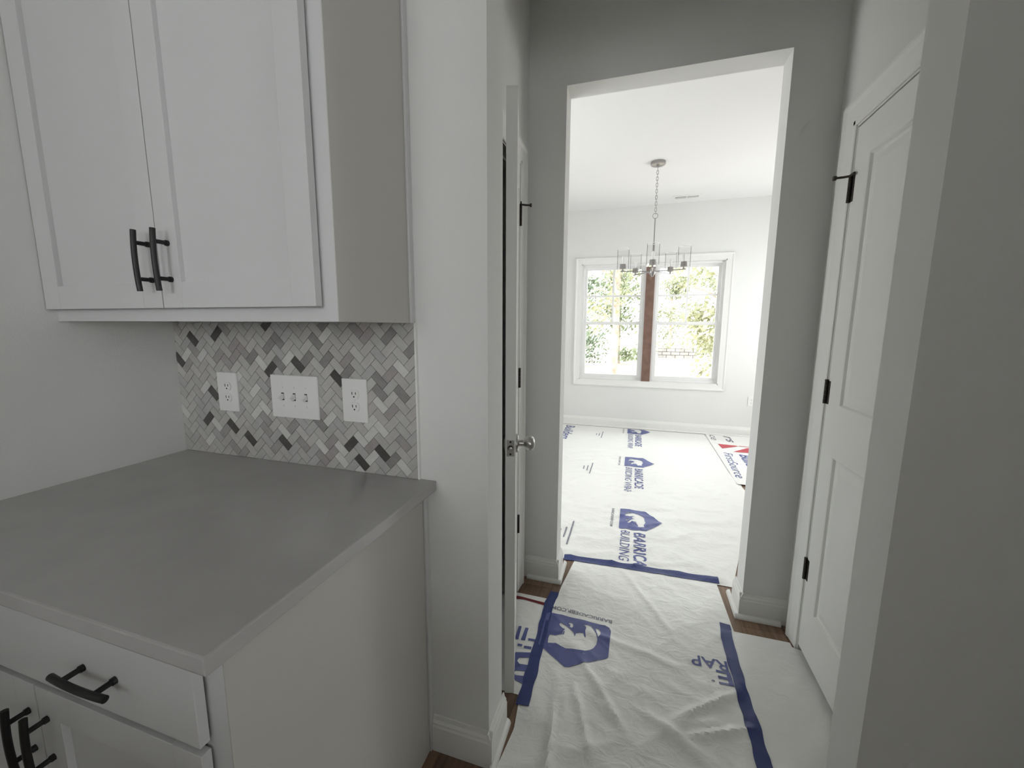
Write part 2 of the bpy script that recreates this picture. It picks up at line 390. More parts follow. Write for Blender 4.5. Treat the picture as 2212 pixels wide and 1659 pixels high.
# ------------------------------------------------------------------ dining window
wn = frame_empty('window_1', (0, YW, 0))
cs = .088
bm = NB()
cprof = [(0, 0), (cs, 0), (cs, .018), (cs*.85, .0185), (cs*.7, .013), (.012, .009), (0, .009)]
X0, X1, Z0, Z1 = WX0+.012, WX1-.012, WZ0+.012, WZ1-.012
prism(bm, [(X0-a, b) for a, b in cprof], Z0-cs, Z1+cs, lambda d, a, b: (d, -b, a))
prism(bm, [(X1+a, b) for a, b in cprof], Z0-cs, Z1+cs, lambda d, a, b: (d, -b, a))
prism(bm, [(Z1+a, b) for a, b in cprof], X0-cs, X1+cs, lambda d, a, b: (a, -b, d))
prism(bm, [(Z0-a, b) for a, b in cprof], X0-cs, X1+cs, lambda d, a, b: (a, -b, d))
obj('casing', bm, M_TRIM, wn)
part('jamb_extension', M_TRIM, wn, (WX0, X0, -.008, .09, WZ0, WZ1), (X1, WX1, -.008, .09, WZ0, WZ1), (WX0, WX1, -.008, .09, Z1, WZ1), (WX0, WX1, -.008, .09, WZ0, Z0))
part('mull_post', M_MULL, wn, (.083, .190, -.012, .10, Z0-.006, Z1-.05))
for xa, xb in ((X0, .083), (.190, X1)):
    f = part('window_frame', M_VINYL, wn, (xa, xa+.026, .03, .11, Z0, Z1), (xb-.026, xb, .03, .11, Z0, Z1), (xa+.026, xb-.026, .03, .11, Z1-.028, Z1), (xa+.026, xb-.026, .03, .11, Z0, Z0+.03))
    zm = 1.412
    for nm, ya, yb_, za, zb in (('upper_sash', .075, .10, zm-.02, Z1-.028), ('lower_sash', .045, .07, Z0+.03, zm+.022)):
        a, b = xa+.026, xb-.026
        sw = .036
        s_ = part(nm, M_VINYL, wn, (a, a+sw, ya, yb_, za, zb), (b-sw, b, ya, yb_, za, zb), (a+sw, b-sw, ya, yb_, zb-sw, zb), (a+sw, b-sw, ya, yb_, za, za+sw))
        if nm == 'upper_sash':
            xm, zz = (a+b)/2, (za+zb)/2
            g = .012
            for v in ((xm-g, xm+g, ya-.002, ya+.016, za+sw, zb-sw), (a+sw, xm-g, ya-.002, ya+.016, zz-g, zz+g), (xm+g, b-sw, ya-.002, ya+.016, zz-g, zz+g)):
                part('muntin', M_VINYL, s_, v)
            for pa, pb in ((a+sw, xm), (xm, b-sw)):
                for qa, qb in ((za+sw, zz), (zz, zb-sw)):
                    part('pane', M_GLASS, s_, (pa, pb, ya+.016, ya+.019, qa, qb))
        else:
            part('pane', M_GLASS, s_, (a+sw, b-sw, ya+.012, ya+.015, za+sw, zb-sw))

# ------------------------------------------------------------------ pulls
def bar_pull(parent, face_y, cx, cz, vertical, L=.138, cc=.082):
    bm = NB()
    off = .032
    def P(a, d): return (cx, face_y-d, cz+a) if vertical else (cx+a, face_y-d, cz)
    n = 9
    # slightly bowed bar
    tube(bm, [P(-L/2+L*k/n, off-.003*abs(2*k/n-1)**2) for k in range(n+1)], .0058, 12)
    o = obj('pull', bm, M_BLACK, parent, True)
    for a in (-cc/2, cc/2):
        obj('post', tube(NB(), [P(a, 0), P(a, .006), P(a, .0062), P(a, off)], [.0065, .0065, .0048, .0048], 12), M_BLACK, o, True)
    return o
def shaker(name, parent, x0, x1, z0, z1, yf, yb_, st=.064, rail=.060):
    bm = NB()
    b = .0012
    box(bm, x0, x0+st, yf, yb_, z0, z1, b); box(bm, x1-st, x1, yf, yb_, z0, z1, b)
    box(bm, x0+st, x1-st, yf, yb_, z0, z0+rail, b); box(bm, x0+st, x1-st, yf, yb_, z1-rail, z1, b)
    d = obj(name, bm, M_CAB, parent)
    part('door_panel', M_CAB, d, (x0+st-.004, x1-st+.004, yf+.0115, yb_-.003, z0+rail-.004, z1-rail+.004))
    return d

# ------------------------------------------------------------------ upper cabinet
UF = .7175; UZ0, UZ1 = 1.372, 2.44; UX1 = -.604
u = thing('upper_cabinet', 'white shaker wall cabinet with two black bar pulls above the tiled wall', 'cabinet', (0, 0, 0))
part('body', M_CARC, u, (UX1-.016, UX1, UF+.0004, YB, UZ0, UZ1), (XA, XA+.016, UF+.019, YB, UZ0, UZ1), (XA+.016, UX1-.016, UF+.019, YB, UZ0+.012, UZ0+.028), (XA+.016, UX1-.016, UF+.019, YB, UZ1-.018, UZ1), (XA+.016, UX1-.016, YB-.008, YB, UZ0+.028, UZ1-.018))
part('face_frame', M_CAB, u, (XA, XA+.045, UF, UF+.019, UZ0, UZ1), (UX1-.045, UX1-.0015, UF, UF+.0003, UZ0, UZ1), (UX1-.045, UX1-.0165, UF+.0003, UF+.019, UZ0, UZ1), (XA+.045, UX1-.045, UF, UF+.019, UZ0, UZ0+.04), (XA+.045, UX1-.045, UF, UF+.019, UZ1-.04, UZ1))
part('scribe_mould', M_CAB, u, (UX1, UX1+.007, YB-.021, YB, UZ0, UZ1), bev=.002)
for x0, x1, px_ in ((-1.544, -1.0905, -1.1145), (-1.0875, -.640, -1.0505)):
    d = shaker('door', u, x0, x1, 1.4035, 2.41, .6940, UF-.005)
    bar_pull(d, .6940, px_, 1.510, True)

# ------------------------------------------------------------------ base cabinet and counter
bf = .393; BX1 = -.578
b = thing('base_cabinet', 'white shaker base cabinet with drawers under the quartz counter', 'cabinet', (0, 0, 0))
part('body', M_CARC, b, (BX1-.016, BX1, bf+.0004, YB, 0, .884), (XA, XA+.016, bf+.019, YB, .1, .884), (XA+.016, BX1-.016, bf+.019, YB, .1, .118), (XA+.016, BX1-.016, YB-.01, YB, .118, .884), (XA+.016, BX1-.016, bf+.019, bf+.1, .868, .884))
part('toe_kick', M_DARK, b, (XA+.016, BX1-.016, bf+.075, bf+.09, 0, .1))
part('face_frame', M_CAB, b, (XA, -1.46, bf, bf+.019, .1, .884), (BX1-.055, BX1-.0015, bf, bf+.0003, .1, .884), (BX1-.055, BX1-.0165, bf+.0003, bf+.019, .1, .884), (-1.46, BX1-.055, bf, bf+.019, .845, .884), (-1.46, BX1-.055, bf, bf+.019, .1, .135))
part('scribe_mould', M_CAB, b, (BX1, BX1+.007, YB-.021, YB, .0, .884), bev=.002)
bm = NB(); box(bm, -1.473, -.617, .373, bf-.004, .711, .851, .0015)
dr = obj('drawer', bm, M_CAB, b)
for cx in (-.840, -1.250): bar_pull(dr, .373, cx, .781, False)
for x0, x1, dx in ((-1.473, -1.0465, -1.074), (-1.0435, -.617, -1.017)):
    d = shaker('door', b, x0, x1, .112, .697, .373, bf-.004)
    bar_pull(d, .373, dx, .594, True)
bm = NB(); box(bm, XA, -.5425, .345, YB, .884, .914, .0035)
tag(obj('countertop', bm, M_COUNTER), 'grey quartz countertop resting on the white base cabinet', 'countertop')

# ------------------------------------------------------------------ herringbone tile backsplash
TX0, TX1, TZ0, TZ1 = XA, -.598, .914, 1.372
bs = thing('tile_backsplash', 'herringbone mosaic backsplash of grey and beige stone tiles', 'backsplash', (0, 0, 0))
part('grout_bed', M_GROUT, bs, (TX0, TX1, YB-.0055, YB, TZ0, TZ1))
part('edge_trim', M_PLATE, bs, (TX1, TX1+.0055, YB-.0095, YB, TZ0, TZ1))
T_L = [mat('tile_light_%d' % k, c, .3, vary=.06, vscale=40) for k, c in enumerate(((.50, .49, .465), (.47, .465, .445), (.53, .52, .50), (.48, .46, .44), (.45, .45, .435)))]
T_W = mat('tile_white', (.64, .635, .61), .3, vary=.05, vscale=40)
T_M = mat('tile_mid', (.27, .26, .25), .3, vary=.10, vscale=50)
T_M2 = mat('tile_taupe', (.36, .335, .325), .3, vary=.08, vscale=50)
T_D = mat('tile_dark', (.085, .08, .075), .3, vary=.15, vscale=60)
def on_wall(zx, zy):                    # zoomed photo spot -> (x,z) on the tiled wall
    px_, py_ = 370+zx/3.95, 680+zy/3.95
    d = fwd + rgt*((px_-W/2)/F) - upv*((py_-H/2)/F); s_ = YB/d.y
    return (d.x*s_, CAMH+d.z*s_)
SPOT = {'D': ((203, 205, 0), (405, 160, 1), (100, 405, 0), (425, 645, 0), (340, 880, 1), (540, 945, 0), (685, 1035, 0), (995, 1110, 0), (1420, 540, 0), (850, 470, 1), (1075, 405, 0), (1630, 1260, 0), (1560, 1090, 1), (1785, 1150, 0), (800, 85, 1)),
        'M': ((1285, 935, 0), (1330, 380, 1), (1160, 390, 1), (930, 410, 0), (705, 360, 1), (1000, 255, 0), (850, 260, 1), (1235, 225, 0), (1860, 180, 1), (2040, 300, 1), (1780, 550, 0), (1970, 680, 0), (1730, 700, 0), (1900, 1225, 1), (1300, 110, 1), (1570, 500, 1)),
        'T': ((2000, 1100, 0), (1375, 1060, 1), (1380, 1180, 1), (1260, 1250, 0), (880, 1160, 1), (1140, 1090, 0), (1045, 955, 1), (770, 950, 0), (440, 330, 1), (570, 300, 0), (170, 450, 1), (1550, 340, 1), (1870, 850, 1), (1890, 490, 1), (600, 1090, 0), (430, 980, 1)),
        'W': ((745, 830, 1), (1370, 880, 1), (1780, 660, 0), (970, 980, 0), (1460, 1140, 0), (1810, 980, 0), (1730, 960, 1), (1960, 460, 0), (1340, 150, 1), (1980, 1290, 0), (1290, 1110, 0), (1620, 1090, 0), (440, 950, 0), (330, 640, 1))}
spots = [(*on_wall(a, c), o_, k) for k, L in SPOT.items() for a, c, o_ in L]
TW = .0262; GAP = .0013
r2 = math.sqrt(.5)
def tile_list(ox, oz):
    out = []
    for xi in range(-40, 41):
        for yi in range(-40, 41):
            k = (xi-yi) % 4
            if k == 0: cu, cv, hor = (xi+1)*TW, (yi+.5)*TW, True
            elif k == 2: cu, cv, hor = (xi+.5)*TW, yi*TW, False
            else: continue
            x, z = (cu-cv)*r2+ox, (cu+cv)*r2+oz
            if TX0-.03 < x < TX1+.03 and TZ0-.03 < z < TZ1+.03: out.append((x, z, hor))
    return out
best = None
for a in range(8):
    for c in range(8):
        ox, oz = -1.07+a*TW*2*r2/4, 1.14+c*TW*2*r2/4
        tl = tile_list(ox, oz); sc = 0
        for sx, sz, o_, k in spots:
            if k in 'DM': sc += min((sx-x)**2+(sz-z)**2 for x, z, hor in tl if hor == bool(o_))**.5
        if best is None or sc < best[0]: best = (sc, ox, oz)
tiles = tile_list(best[1], best[2])
kind = {}
for sx, sz, o_, k in spots:
    cand = sorted((((sx-x)**2+(sz-z)**2), n_) for n_, (x, z, hor) in enumerate(tiles) if hor == bool(o_) and n_ not in kind)
    if cand: kind[cand[0][1]] = k
made = []
for n_, (x, z, hor) in enumerate(tiles):
    hl, hw = TW-GAP/2, TW/2-GAP/2
    du, dv = (hl, hw) if hor else (hw, hl)
    bm = NB()
    y0, y1 = YB-.0088-.0006*random.random(), YB-.004
    vv = []
    for su, sv in ((-1, -1), (1, -1), (1, 1), (-1, 1)):
        p_, q_ = su*du, sv*dv
        vv.append((x+(p_-q_)*r2, z+(p_+q_)*r2))
    A = [bm.verts.new((vx, y0, vz)) for vx, vz in vv]; B = [bm.verts.new((vx, y1, vz)) for vx, vz in vv]
    bm.faces.new(A); bm.faces.new(B[::-1])
    for q in range(4): bm.faces.new((A[q], B[q], B[(q+1) % 4], A[(q+1) % 4]))
    for co, no in (((TX0, 0, 0), (1, 0, 0)), ((TX1, 0, 0), (-1, 0, 0)), ((0, 0, TZ0+.001), (0, 0, 1)), ((0, 0, TZ1), (0, 0, -1))):
        g = bm.verts[:]+bm.edges[:]+bm.faces[:]
        r_ = bmesh.ops.bisect_plane(bm, geom=g, plane_co=co, plane_no=no, clear_inner=True)
        ed = [q for q in r_['geom_cut'] if isinstance(q, bmesh.types.BMEdge)]
        if ed:
            try: bmesh.ops.contextual_create(bm, geom=ed)
            except Exception: pass
    if len(bm.faces) < 4: bm.free(); continue
    area = sum(f_.calc_area() for f_ in bm.faces if abs(f_.normal.y) > .9)/2
    m = {'D': T_D, 'M': T_M, 'T': T_M2, 'W': T_W}.get(kind.get(n_), None)
    if m is None:
        rr = random.random()
        m = T_M2 if rr < .05 else (T_W if rr < .12 else random.choice(T_L))
    made.append((area, bm, m))
made.sort(key=lambda q: -q[0])
for area, bm, m in made[:300]: obj('tile', bm, m, bs)
if len(made) > 300:
    rest = NB(); ms = []
    for area, bm, m in made[300:]:
        if m not in ms: ms.append(m)
        mp_ = {v: rest.verts.new(v.co) for v in bm.verts}
        for f_ in bm.faces:
            nf = rest.faces.new([mp_[v] for v in f_.verts]); nf.material_index = ms.index(m)
        bm.free()
    o = obj('cut_tiles', rest, None, bs); o['kind'] = 'stuff'
    for m in ms: o.data.materials.append(m)

# ------------------------------------------------------------------ outlets and switches
def rounded_rect(bm, cx, cz, w, h, r, y0, y1):
    pts = []
    for sx, sz, a0 in ((1, 1, 0), (-1, 1, 90), (-1, -1, 180), (1, -1, 270)):
        for k in range(5):
            a = math.radians(a0+k*22.5); pts.append((cx+sx*(w/2-r)+r*math.cos(a), cz+sz*(h/2-r)+r*math.sin(a)))
    prism(bm, pts, y0, y1, lambda d, a, z: (d, a, z))
    return bm
def plate(parent, x, z, w, h, y):
    bm = NB(); box(bm, x-w/2, x+w/2, y-.0065, y, z-h/2, z+h/2, .0025); return obj('wall_plate', bm, M_PLATE, parent)
def screw(parent, x, z, y):
    obj('screw', lathe(NB(), [(.0005, y-.0012), (.003, y-.0008), (.003, y), (.0005, y)], (x, 0, z), 'y', 12), M_PLATE, parent, True)
def outlet(label, x, z, y, w=.088, h=.133):
    t = thing('outlet', label, 'outlet', (0, 0, 0))
    p_ = plate(t, x, z, w, h, y); yf = y-.0065
    screw(p_, x, z, yf)
    for dz in (-.0195, .0195):
        bm = NB(); pts = []
        for k in range(28):
            a = 2*PI*k/28; xx, zz = .0172*math.cos(a), .0172*math.sin(a)
            pts.append((x+xx, z+dz+max(-.0135, min(.0135, zz))))
        prism(bm, pts, yf-.0022, yf+.001, lambda d, a, q: (d, a, q))
        r_ = obj('receptacle', bm, M_PLATE, t)
        for sx, hh in ((-.0063, .0088), (.0063, .0072)):
            part('slot', M_SLOT, r_, (x+sx-.0012, x+sx+.0012, yf-.0026, yf-.001, z+dz+.003-hh/2, z+dz+.003+hh/2))
        obj('ground_hole', lathe(NB(), [(.0004, yf-.0026), (.0026, yf-.0026), (.0026, yf-.001), (.0004, yf-.001)], (x, 0, z+dz-.0075), 'y', 12), M_SLOT, r_)
    return t
YT = YB-.0086
outlet('white duplex outlet on the tiles beside the left wall', -1.313, 1.140, YT)
outlet('white duplex outlet on the tiles beside the metal edge trim', -.8035, 1.140, YT)
t = thing('light_switch', 'white three-gang toggle switch plate between two outlets', 'light switch', (0, 0, 0))
p_ = plate(t, -1.031, 1.138, .186, .138, YT); yf = YT-.0065
for k in (-1, 0, 1):
    x = -1.031+k*.046
    for dz in (-.030, .030): screw(p_, x, 1.138+dz, yf)
    part('toggle_slot', M_SLOT, p_, (x-.0052, x+.0052, yf-.0004, yf+.001, 1.138-.012, 1.138+.012))
    bm = NB()
    A = [bm.verts.new(v) for v in ((x-.0045, yf, 1.131), (x+.0045, yf, 1.131), (x+.0045, yf, 1.147), (x-.0045, yf, 1.147))]
    B = [bm.verts.new(v) for v in ((x-.0036, yf-.014, 1.1265), (x+.0036, yf-.014, 1.1265), (x+.0036, yf-.016, 1.134), (x-.0036, yf-.016, 1.134))]
    bm.faces.new(A); bm.faces.new(B)
    for q in range(4): bm.faces.new((A[q], A[(q+1) % 4], B[(q+1) % 4], B[q]))
    obj('toggle', bm, M_PLATE, t)
outlet('small white outlet low on the dining wall beside the window', 1.40, .455, YW, .075, .12)

# ------------------------------------------------------------------ plastic floor sheets
def sm(a, b, x):
    t_ = max(0.0, min(1.0, (x-a)/(b-a))); return t_*t_*(3-2*t_)
def crease(x, y, sx, sy, seed, p=7):
    n_ = noise.noise(Vector((x*sx+seed, y*sy-seed*1.7, seed*.37)))
    return (1-min(1, abs(n_)*1.6))**p
def h_hall(x, y):
    a = .25+.75*sm(1.75, 1.25, y)
    h = (.008*crease(x*.8+y*.6, y*.8-x*.6, 2.6, 5.0, 3.1)*a) + .0045*crease(x, y, 6, 3.0, 8.3, 5)*a + .004*crease(x-y*.5, y+x*.5, 7.5, 7, 5.5, 4)*.6
    h += .005*sm(-.3, .6, noise.noise(Vector((x*3.2, y*3.2, 9.1))))+.0035*crease(x*.5+y*.85, y*.5-x*.85, 9, 4, 4.4, 4)*(.4+.6*a)
    # broad folds by the right tape
    for cx, cy, ang, L, wd_, am in ((.30, 1.42, 38, .17, .014, .016), (.33, 1.33, 22, .14, .012, .013), (.22, 1.26, -28, .16, .016, .013), (.05, 1.62, -12, .2, .018, .008), (-.06, 1.36, -55, .16, .013, .010), (-.12, 1.24, -70, .14, .012, .010), (.33, 1.16, -35, .2, .02, .015), (-.21, 1.12, -84, .2, .012, .011), (.1, 1.98, -62, .25, .016, .007)):
        c_, s_ = math.cos(math.radians(ang)), math.sin(math.radians(ang))
        dx, dy = x-cx, y-cy
        al, ac = dx*c_+dy*s_, -dx*s_+dy*c_
        h += am*math.exp(-(al/L)**4)*math.exp(-(ac/wd_)**2)
    return h
def h_din(x, y):
    h = .0065*crease(x*.7+y*.7, y*.7-x*.7, 3.4, 7.0, 2.2, 5) + .0055*crease(x*.95-y*.3, y*.95+x*.3, 3.0, 6.5, 6.6, 5)
    h += .0045*crease(x, y, 9, 9, 1.3, 3) + .004*noise.noise(Vector((x*6, y*8, 4)))
    return max(0, h+.002)*(.35+.65*sm(4.9, 3.6, y))
def edge_fade(x, y, poly_fn): return poly_fn(x, y)
class Sheet:
    def __init__(s, name, label, xl, xr, y0, y1, step, base, hf, fade=.05, z_extra=None):
        # xl(y), xr(y): left and right outline
        s.xl, s.xr, s.y0, s.y1, s.base, s.hf, s.fade = xl, xr, y0, y1, base, hf, fade
        bm = NB()
        ny = max(2, int((y1-y0)/step)); wmax = max(xr(y0+(y1-y0)*k/20)-xl(y0+(y1-y0)*k/20) for k in range(21)); nx = max(2, int(wmax/step))
        g = []
        for j in range(ny+1):
            y = y0+(y1-y0)*j/ny; row = []
            for i_ in range(nx+1):
                a = i_/nx; x = xl(y)*(1-a)+xr(y)*a
                row.append(bm.verts.new((x, y, s.z(x, y))))
            g.append(row)
        for j in range(ny):
            for i_ in range(nx): bm.faces.new((g[j][i_], g[j][i_+1], g[j+1][i_+1], g[j+1][i_]))
        s.o = obj(name, bm, M_SHEET, None, True)
        for p_ in s.o.data.polygons: p_.use_smooth = True
        tag(s.o, label, 'plastic sheet')
    def z(s, x, y):
        d = min(x-s.xl(y), s.xr(y)-x, y-s.y0, s.y1-y)
        return s.base + s.hf(x, y)*(.12+.88*sm(0, s.fade, d))
def from_curve(cu):
    o = bpy.data.objects.new('tmp', cu); C.objects.link(o)
    bpy.context.view_layer.update()
    me = bpy.data.meshes.new_from_object(o); bpy.data.objects.remove(o)
    bm = NB(); bm.from_mesh(me); bpy.data.meshes.remove(me); bpy.data.curves.remove(cu)
    return bm
def drape(bm, fn, sheet, name, m, clips=(), dz=.0016, step=.016):
    for v in bm.verts:
        x, y = fn(v.co.x, v.co.y); v.co = Vector((x, y, 0))
    for co, no in clips:
        bmesh.ops.bisect_plane(bm, geom=bm.verts[:]+bm.edges[:]+bm.faces[:], plane_co=(*co, 0), plane_no=(*no, 0), clear_inner=True)
    if not bm.faces: bm.free(); return None
    bmesh.ops.triangulate(bm, faces=bm.faces[:])
    for _ in range(6):
        le = [e_ for e_ in bm.edges if e_.calc_length() > step]
        if not le: break
        bmesh.ops.subdivide_edges(bm, edges=le, cuts=1); bmesh.ops.triangulate(bm, faces=bm.faces[:])
    for v in bm.verts: v.co.z = sheet.z(v.co.x, v.co.y)+dz
    for f_ in bm.faces:
        if f_.normal.z < 0: f_.normal_flip()
    me = bpy.data.meshes.new(name); bm.to_mesh(me); bm.free(); me.materials.append(m)
    for p_ in me.polygons: p_.use_smooth = True
    o = bpy.data.objects.new(name, me); C.objects.link(o); o.parent = sheet.o
    return o
def poly_bm(contours):
    cu = bpy.data.curves.new('tmp', 'CURVE'); cu.dimensions = '2D'; cu.fill_mode = 'BOTH'
    for c_ in contours:
        sp = cu.splines.new('POLY'); sp.points.add(len(c_)-1); sp.use_cyclic_u = True
        for p_, q in zip(sp.points, c_): p_.co = (q[0], q[1], 0, 1)
    return from_curve(cu)
def text_bm(body, bold=0.0, shear=0.0):
    cu = bpy.data.curves.new('tmp', 'FONT'); cu.body = body; cu.size = 1; cu.offset = bold; cu.shear = shear; cu.fill_mode = 'BOTH'; cu.resolution_u = 4
    return from_curve(cu)
def put_text(body, start, end, capdir, cap, sheet, m, bold=.012, shear=0.0, clips=(), name='printed_text'):
    bm = text_bm(body, bold, shear)
    if not bm.verts: return
    x0 = min(v.co.x for v in bm.verts); x1 = max(v.co.x for v in bm.verts)
    hcap = .70
    sx, sy = start; ex, ey = end
    def fn(u_, v_):
        a = (u_-x0)/(x1-x0); b_ = v_/hcap*cap
        return sx+(ex-sx)*a+capdir[0]*b_, sy+(ey-sy)*a+capdir[1]*b_
    return drape(bm, fn, sheet, name, m, clips)

# sheet outlines
def lerp_fn(pts):
    def f(y):
        if y <= pts[0][0]: return pts[0][1]
        for (a, xa), (b_, xb) in zip(pts, pts[1:]):
            if y <= b_: return xa+(xb-xa)*(y-a)/(b_-a)
        return pts[-1][1]
    return f
runner = Sheet('floor_sheet', 'long white building wrap runner taped down the middle of the hall', lerp_fn([(.45, -.46), (.9, -.40), (1.03, -.352), (1.146, -.338), (1.24, -.349), (1.70, -.335), (1.95, -.318), (2.225, -.285)]), lerp_fn([(.45, .55), (1.2, .52), (1.9, .482), (2.225, .472)]), (.45), 2.225, .0125, .0035, h_hall)
left_sheet = Sheet('floor_sheet', 'white printed sheet with a dark red line under the open door', lambda y: -.62, lambda y: -.345, 1.275, 1.835, .0125, .0015, lambda x, y: h_hall(x, y)*.35)
right_sheet = Sheet('floor_sheet', 'plain white sheet along the closed door beside the right tape', lambda y: .435, lerp_fn([(.5, 0.70), (.98, .70), (1.0, .52), (1.15, .52), (1.16, .695), (1.225, .70), (1.235, .735), (1.825, .735), (1.832, .70), (2, .70)]), .5, 1.862, .0125, .0075, lambda x, y: h_hall(x+2, y)*.8)
dining_sheet = Sheet('floor_sheet', 'white building wrap with a column of house-shaped bear logos over the dining floor', lambda y: -1.6, lerp_fn([(2.215, .548), (2.3, .575), (2.877, .751), (3.636, .939), (3.75, .93), (3.80, .935), (5.545, .95)]), 2.215, 5.53, .02, .002, h_din)
far_sheet = Sheet('floor_sheet', 'white sheet with red chevron and blue lettering along the far dining corner', lambda y: .90, lambda y: 1.65, 3.79, 5.53, .02, .0105, lambda x, y: h_din(x, y)*.3)

# hall print: house-shaped logo with a bear, upside down to us
Z6 = lambda L: [on_floor(1180+a/4.809, 1180+b_/4.809) for a, b_ in L]
Z3 = lambda L: [on_floor(1060+a/2.765, 1180+b_/2.765) for a, b_ in L]
bear = [(150, 808), (185, 830), (225, 860), (265, 895), (285, 920), (296, 957), (306, 925), (340, 918), (385, 925), (396, 962), (410, 968), (404, 900), (415, 870), (405, 850), (385, 838), (430, 840), (465, 850), (492, 885), (516, 935), (530, 990), (520, 1040), (490, 1080), (450, 1105), (400, 1115), (330, 1105), (270, 1090), (200, 1085), (150, 1060), (100, 1030), (15, 1020), (20, 970), (35, 930), (90, 945), (150, 935), (160, 938), (176, 905), (195, 885), (170, 870), (145, 845), (135, 825)]
leg2 = [(245, 805), (275, 820), (280, 850), (265, 865), (245, 855), (252, 835), (230, 822)]
ear = [(168, 938), (182, 906), (193, 906), (182, 942)]
leg3 = [(512, 870), (545, 880), (565, 910), (560, 950), (535, 970), (527, 935)]
house = [(-.335, 1.738), (-.075, 1.722), (-.057, 1.714), (-.048, 1.696), (-.050, 1.541), (-.060, 1.531), (-.195, 1.449), (-.215, 1.444), (-.236, 1.456), (-.345, 1.530), (-.350, 1.725)]
clipL = [((-.352, 0), (1, 0))]
drape(poly_bm([house, Z6(bear), Z6(leg2), Z6(ear), Z6(leg3)]), lambda a, b_: (a, b_), runner, 'printed_logo', M_INK, clipL)
put_text('BARRICADEBP.COM', (-.047, 1.768), (-.335, 1.788), (.02, -1), .021, runner, M_GREY, .02, clips=[((-.33, 0), (1, 0))])
put_text('RAP', (.415, 1.668), (.278, 1.664), (.0, -1), .052, runner, M_INK, .012)
put_text('E', (.418, 1.612), (.365, 1.609), (.0, -1), .070, runner, M_INK, .02)
bm = NB(); bmesh.ops.create_circle(bm, cap_ends=True, radius=.006, segments=16)
drape(bm, lambda a, b_: (a+.347, b_+1.552), runner, 'printed_mark', M_GREY)
# print on the sheet under the open door
for L in ([[(135, 650), (150, 636), (262, 640), (240, 740), (205, 810), (190, 824), (132, 797)], [(158, 690), (170, 668), (252, 672), (238, 714), (172, 711)], [(138, 766), (150, 748), (228, 752), (216, 780), (148, 776)]],
          [[(163, 583), (190, 590), (185, 602), (160, 597)]], [[(200, 597), (245, 605), (240, 620), (197, 612)]], [[(225, 553), (268, 560), (264, 573), (222, 566)]],
          [[(168, 480), (185, 482), (165, 560), (143, 556)]], [[(208, 490), (226, 493), (205, 566), (180, 562)]]):
    drape(poly_bm([Z3(c_) for c_ in L]), lambda a, b_: (a, b_), left_sheet, 'printed_letter', M_INK)
drape(poly_bm([Z3([(140, 296), (180, 303), (340, 346), (380, 356), (380, 366), (330, 360), (200, 322), (140, 316)])]), lambda a, b_: (a, b_), left_sheet, 'printed_line', M_DRED)

# dining prints: logo and lettering repeat every 1.295 m, reading towards the kitchen
hx = [(x, y) for x, y in house]
def to_unit(p_):                        # hall logo -> unit frame (u along reading, v up)
    return ((-.047-p_[0])/.303, (1.738-p_[1])/.294)
unit_house = [(0.03, 0), (.97, 0), (1, .03), (1, .62), (.5, 1), (0, .62), (0, .03)]
unit_parts = [[to_unit(q) for q in Z6(L)] for L in (bear, leg2, ear, leg3)]
unit_parts = [[(u_*.93+.03, max(.04, v_*.86+.02)) for u_, v_ in L] for L in unit_parts]
cut_near = [((0, 2.245), (0, 1))]; cut_far = [((0, 5.515), (0, -1))]
for yc in (2.831, 4.121, 5.410):
    def fn(u_, v_, yc=yc): return (-.055+v_*.287, yc+.150-u_*.30)
    drape(poly_bm([unit_house]+unit_parts), fn, dining_sheet, 'printed_logo', M_INK, cut_near+cut_far, dz=.0025, step=.02)
    put_text('BARRICADE', (.045, yc-.19), (.045, yc-.70), (1, 0), .072, dining_sheet, M_INK, .02, .12, cut_near+cut_far)
    put_text('BUILDING WRAP', (-.040, yc-.18), (-.040, yc-.80), (1, 0), .060, dining_sheet, M_INK, .0, .12, cut_near+cut_far)
    put_text('BARRICADEBP.COM', (-.115, yc+.14), (-.115, yc-.14), (1, 0), .018, dining_sheet, M_GREY, .01, 0, cut_near+cut_far)
    # lines of fine print, too small to read
    for dx, a0, a1 in ((-.36, .10, -.22), (-.395, .0, -.13), (-.43, -.03, -.10)):
        bm = NB(); q = [bm.verts.new(v) for v in ((dx-.005, yc+a1-.25, 0), (dx+.005, yc+a1-.25, 0), (dx+.005, yc+a0-.25, 0), (dx-.005, yc+a0-.25, 0))]; bm.faces.new(q)
        drape(bm, lambda a, b_: (a, b_), dining_sheet, 'fine_print_line', M_GREY, cut_near+cut_far, dz=.0025)
put_text('Builders', (-.87, 5.46), (-.84, 4.75), (1, 0), .12, dining_sheet, M_INK, .015, .2, cut_far)
# print on the far sheet
put_text('FirstSource', (.965, 4.74), (.925, 3.95), (1, 0), .085, far_sheet, M_INK, .0, .25)
put_text('Builders', (1.115, 4.72), (1.09, 4.05), (1, 0), .10, far_sheet, M_INK, .025, .2)
for L in ([(.972, 5.085), (1.16, 5.070), (1.172, 5.04), (.985, 4.90)], [(1.075, 4.80), (1.245, 4.80), (1.31, 4.86), (1.305, 5.02), (1.25, 4.99)], [(1.19, 5.07), (1.31, 5.045), (1.30, 5.03), (1.18, 5.05)]):
    drape(poly_bm([L]), lambda a, b_: (a, b_), far_sheet, 'printed_chevron', M_RED, dz=.0025, step=.03)
put_text('rs', (1.10, 5.49), (1.10, 5.20), (1, 0), .10, far_sheet, M_GREY, .02, .2, cut_far)
put_text('ce', (.94, 5.49), (.93, 5.25), (1, 0), .085, far_sheet, M_GREY, .0, .25, cut_far)

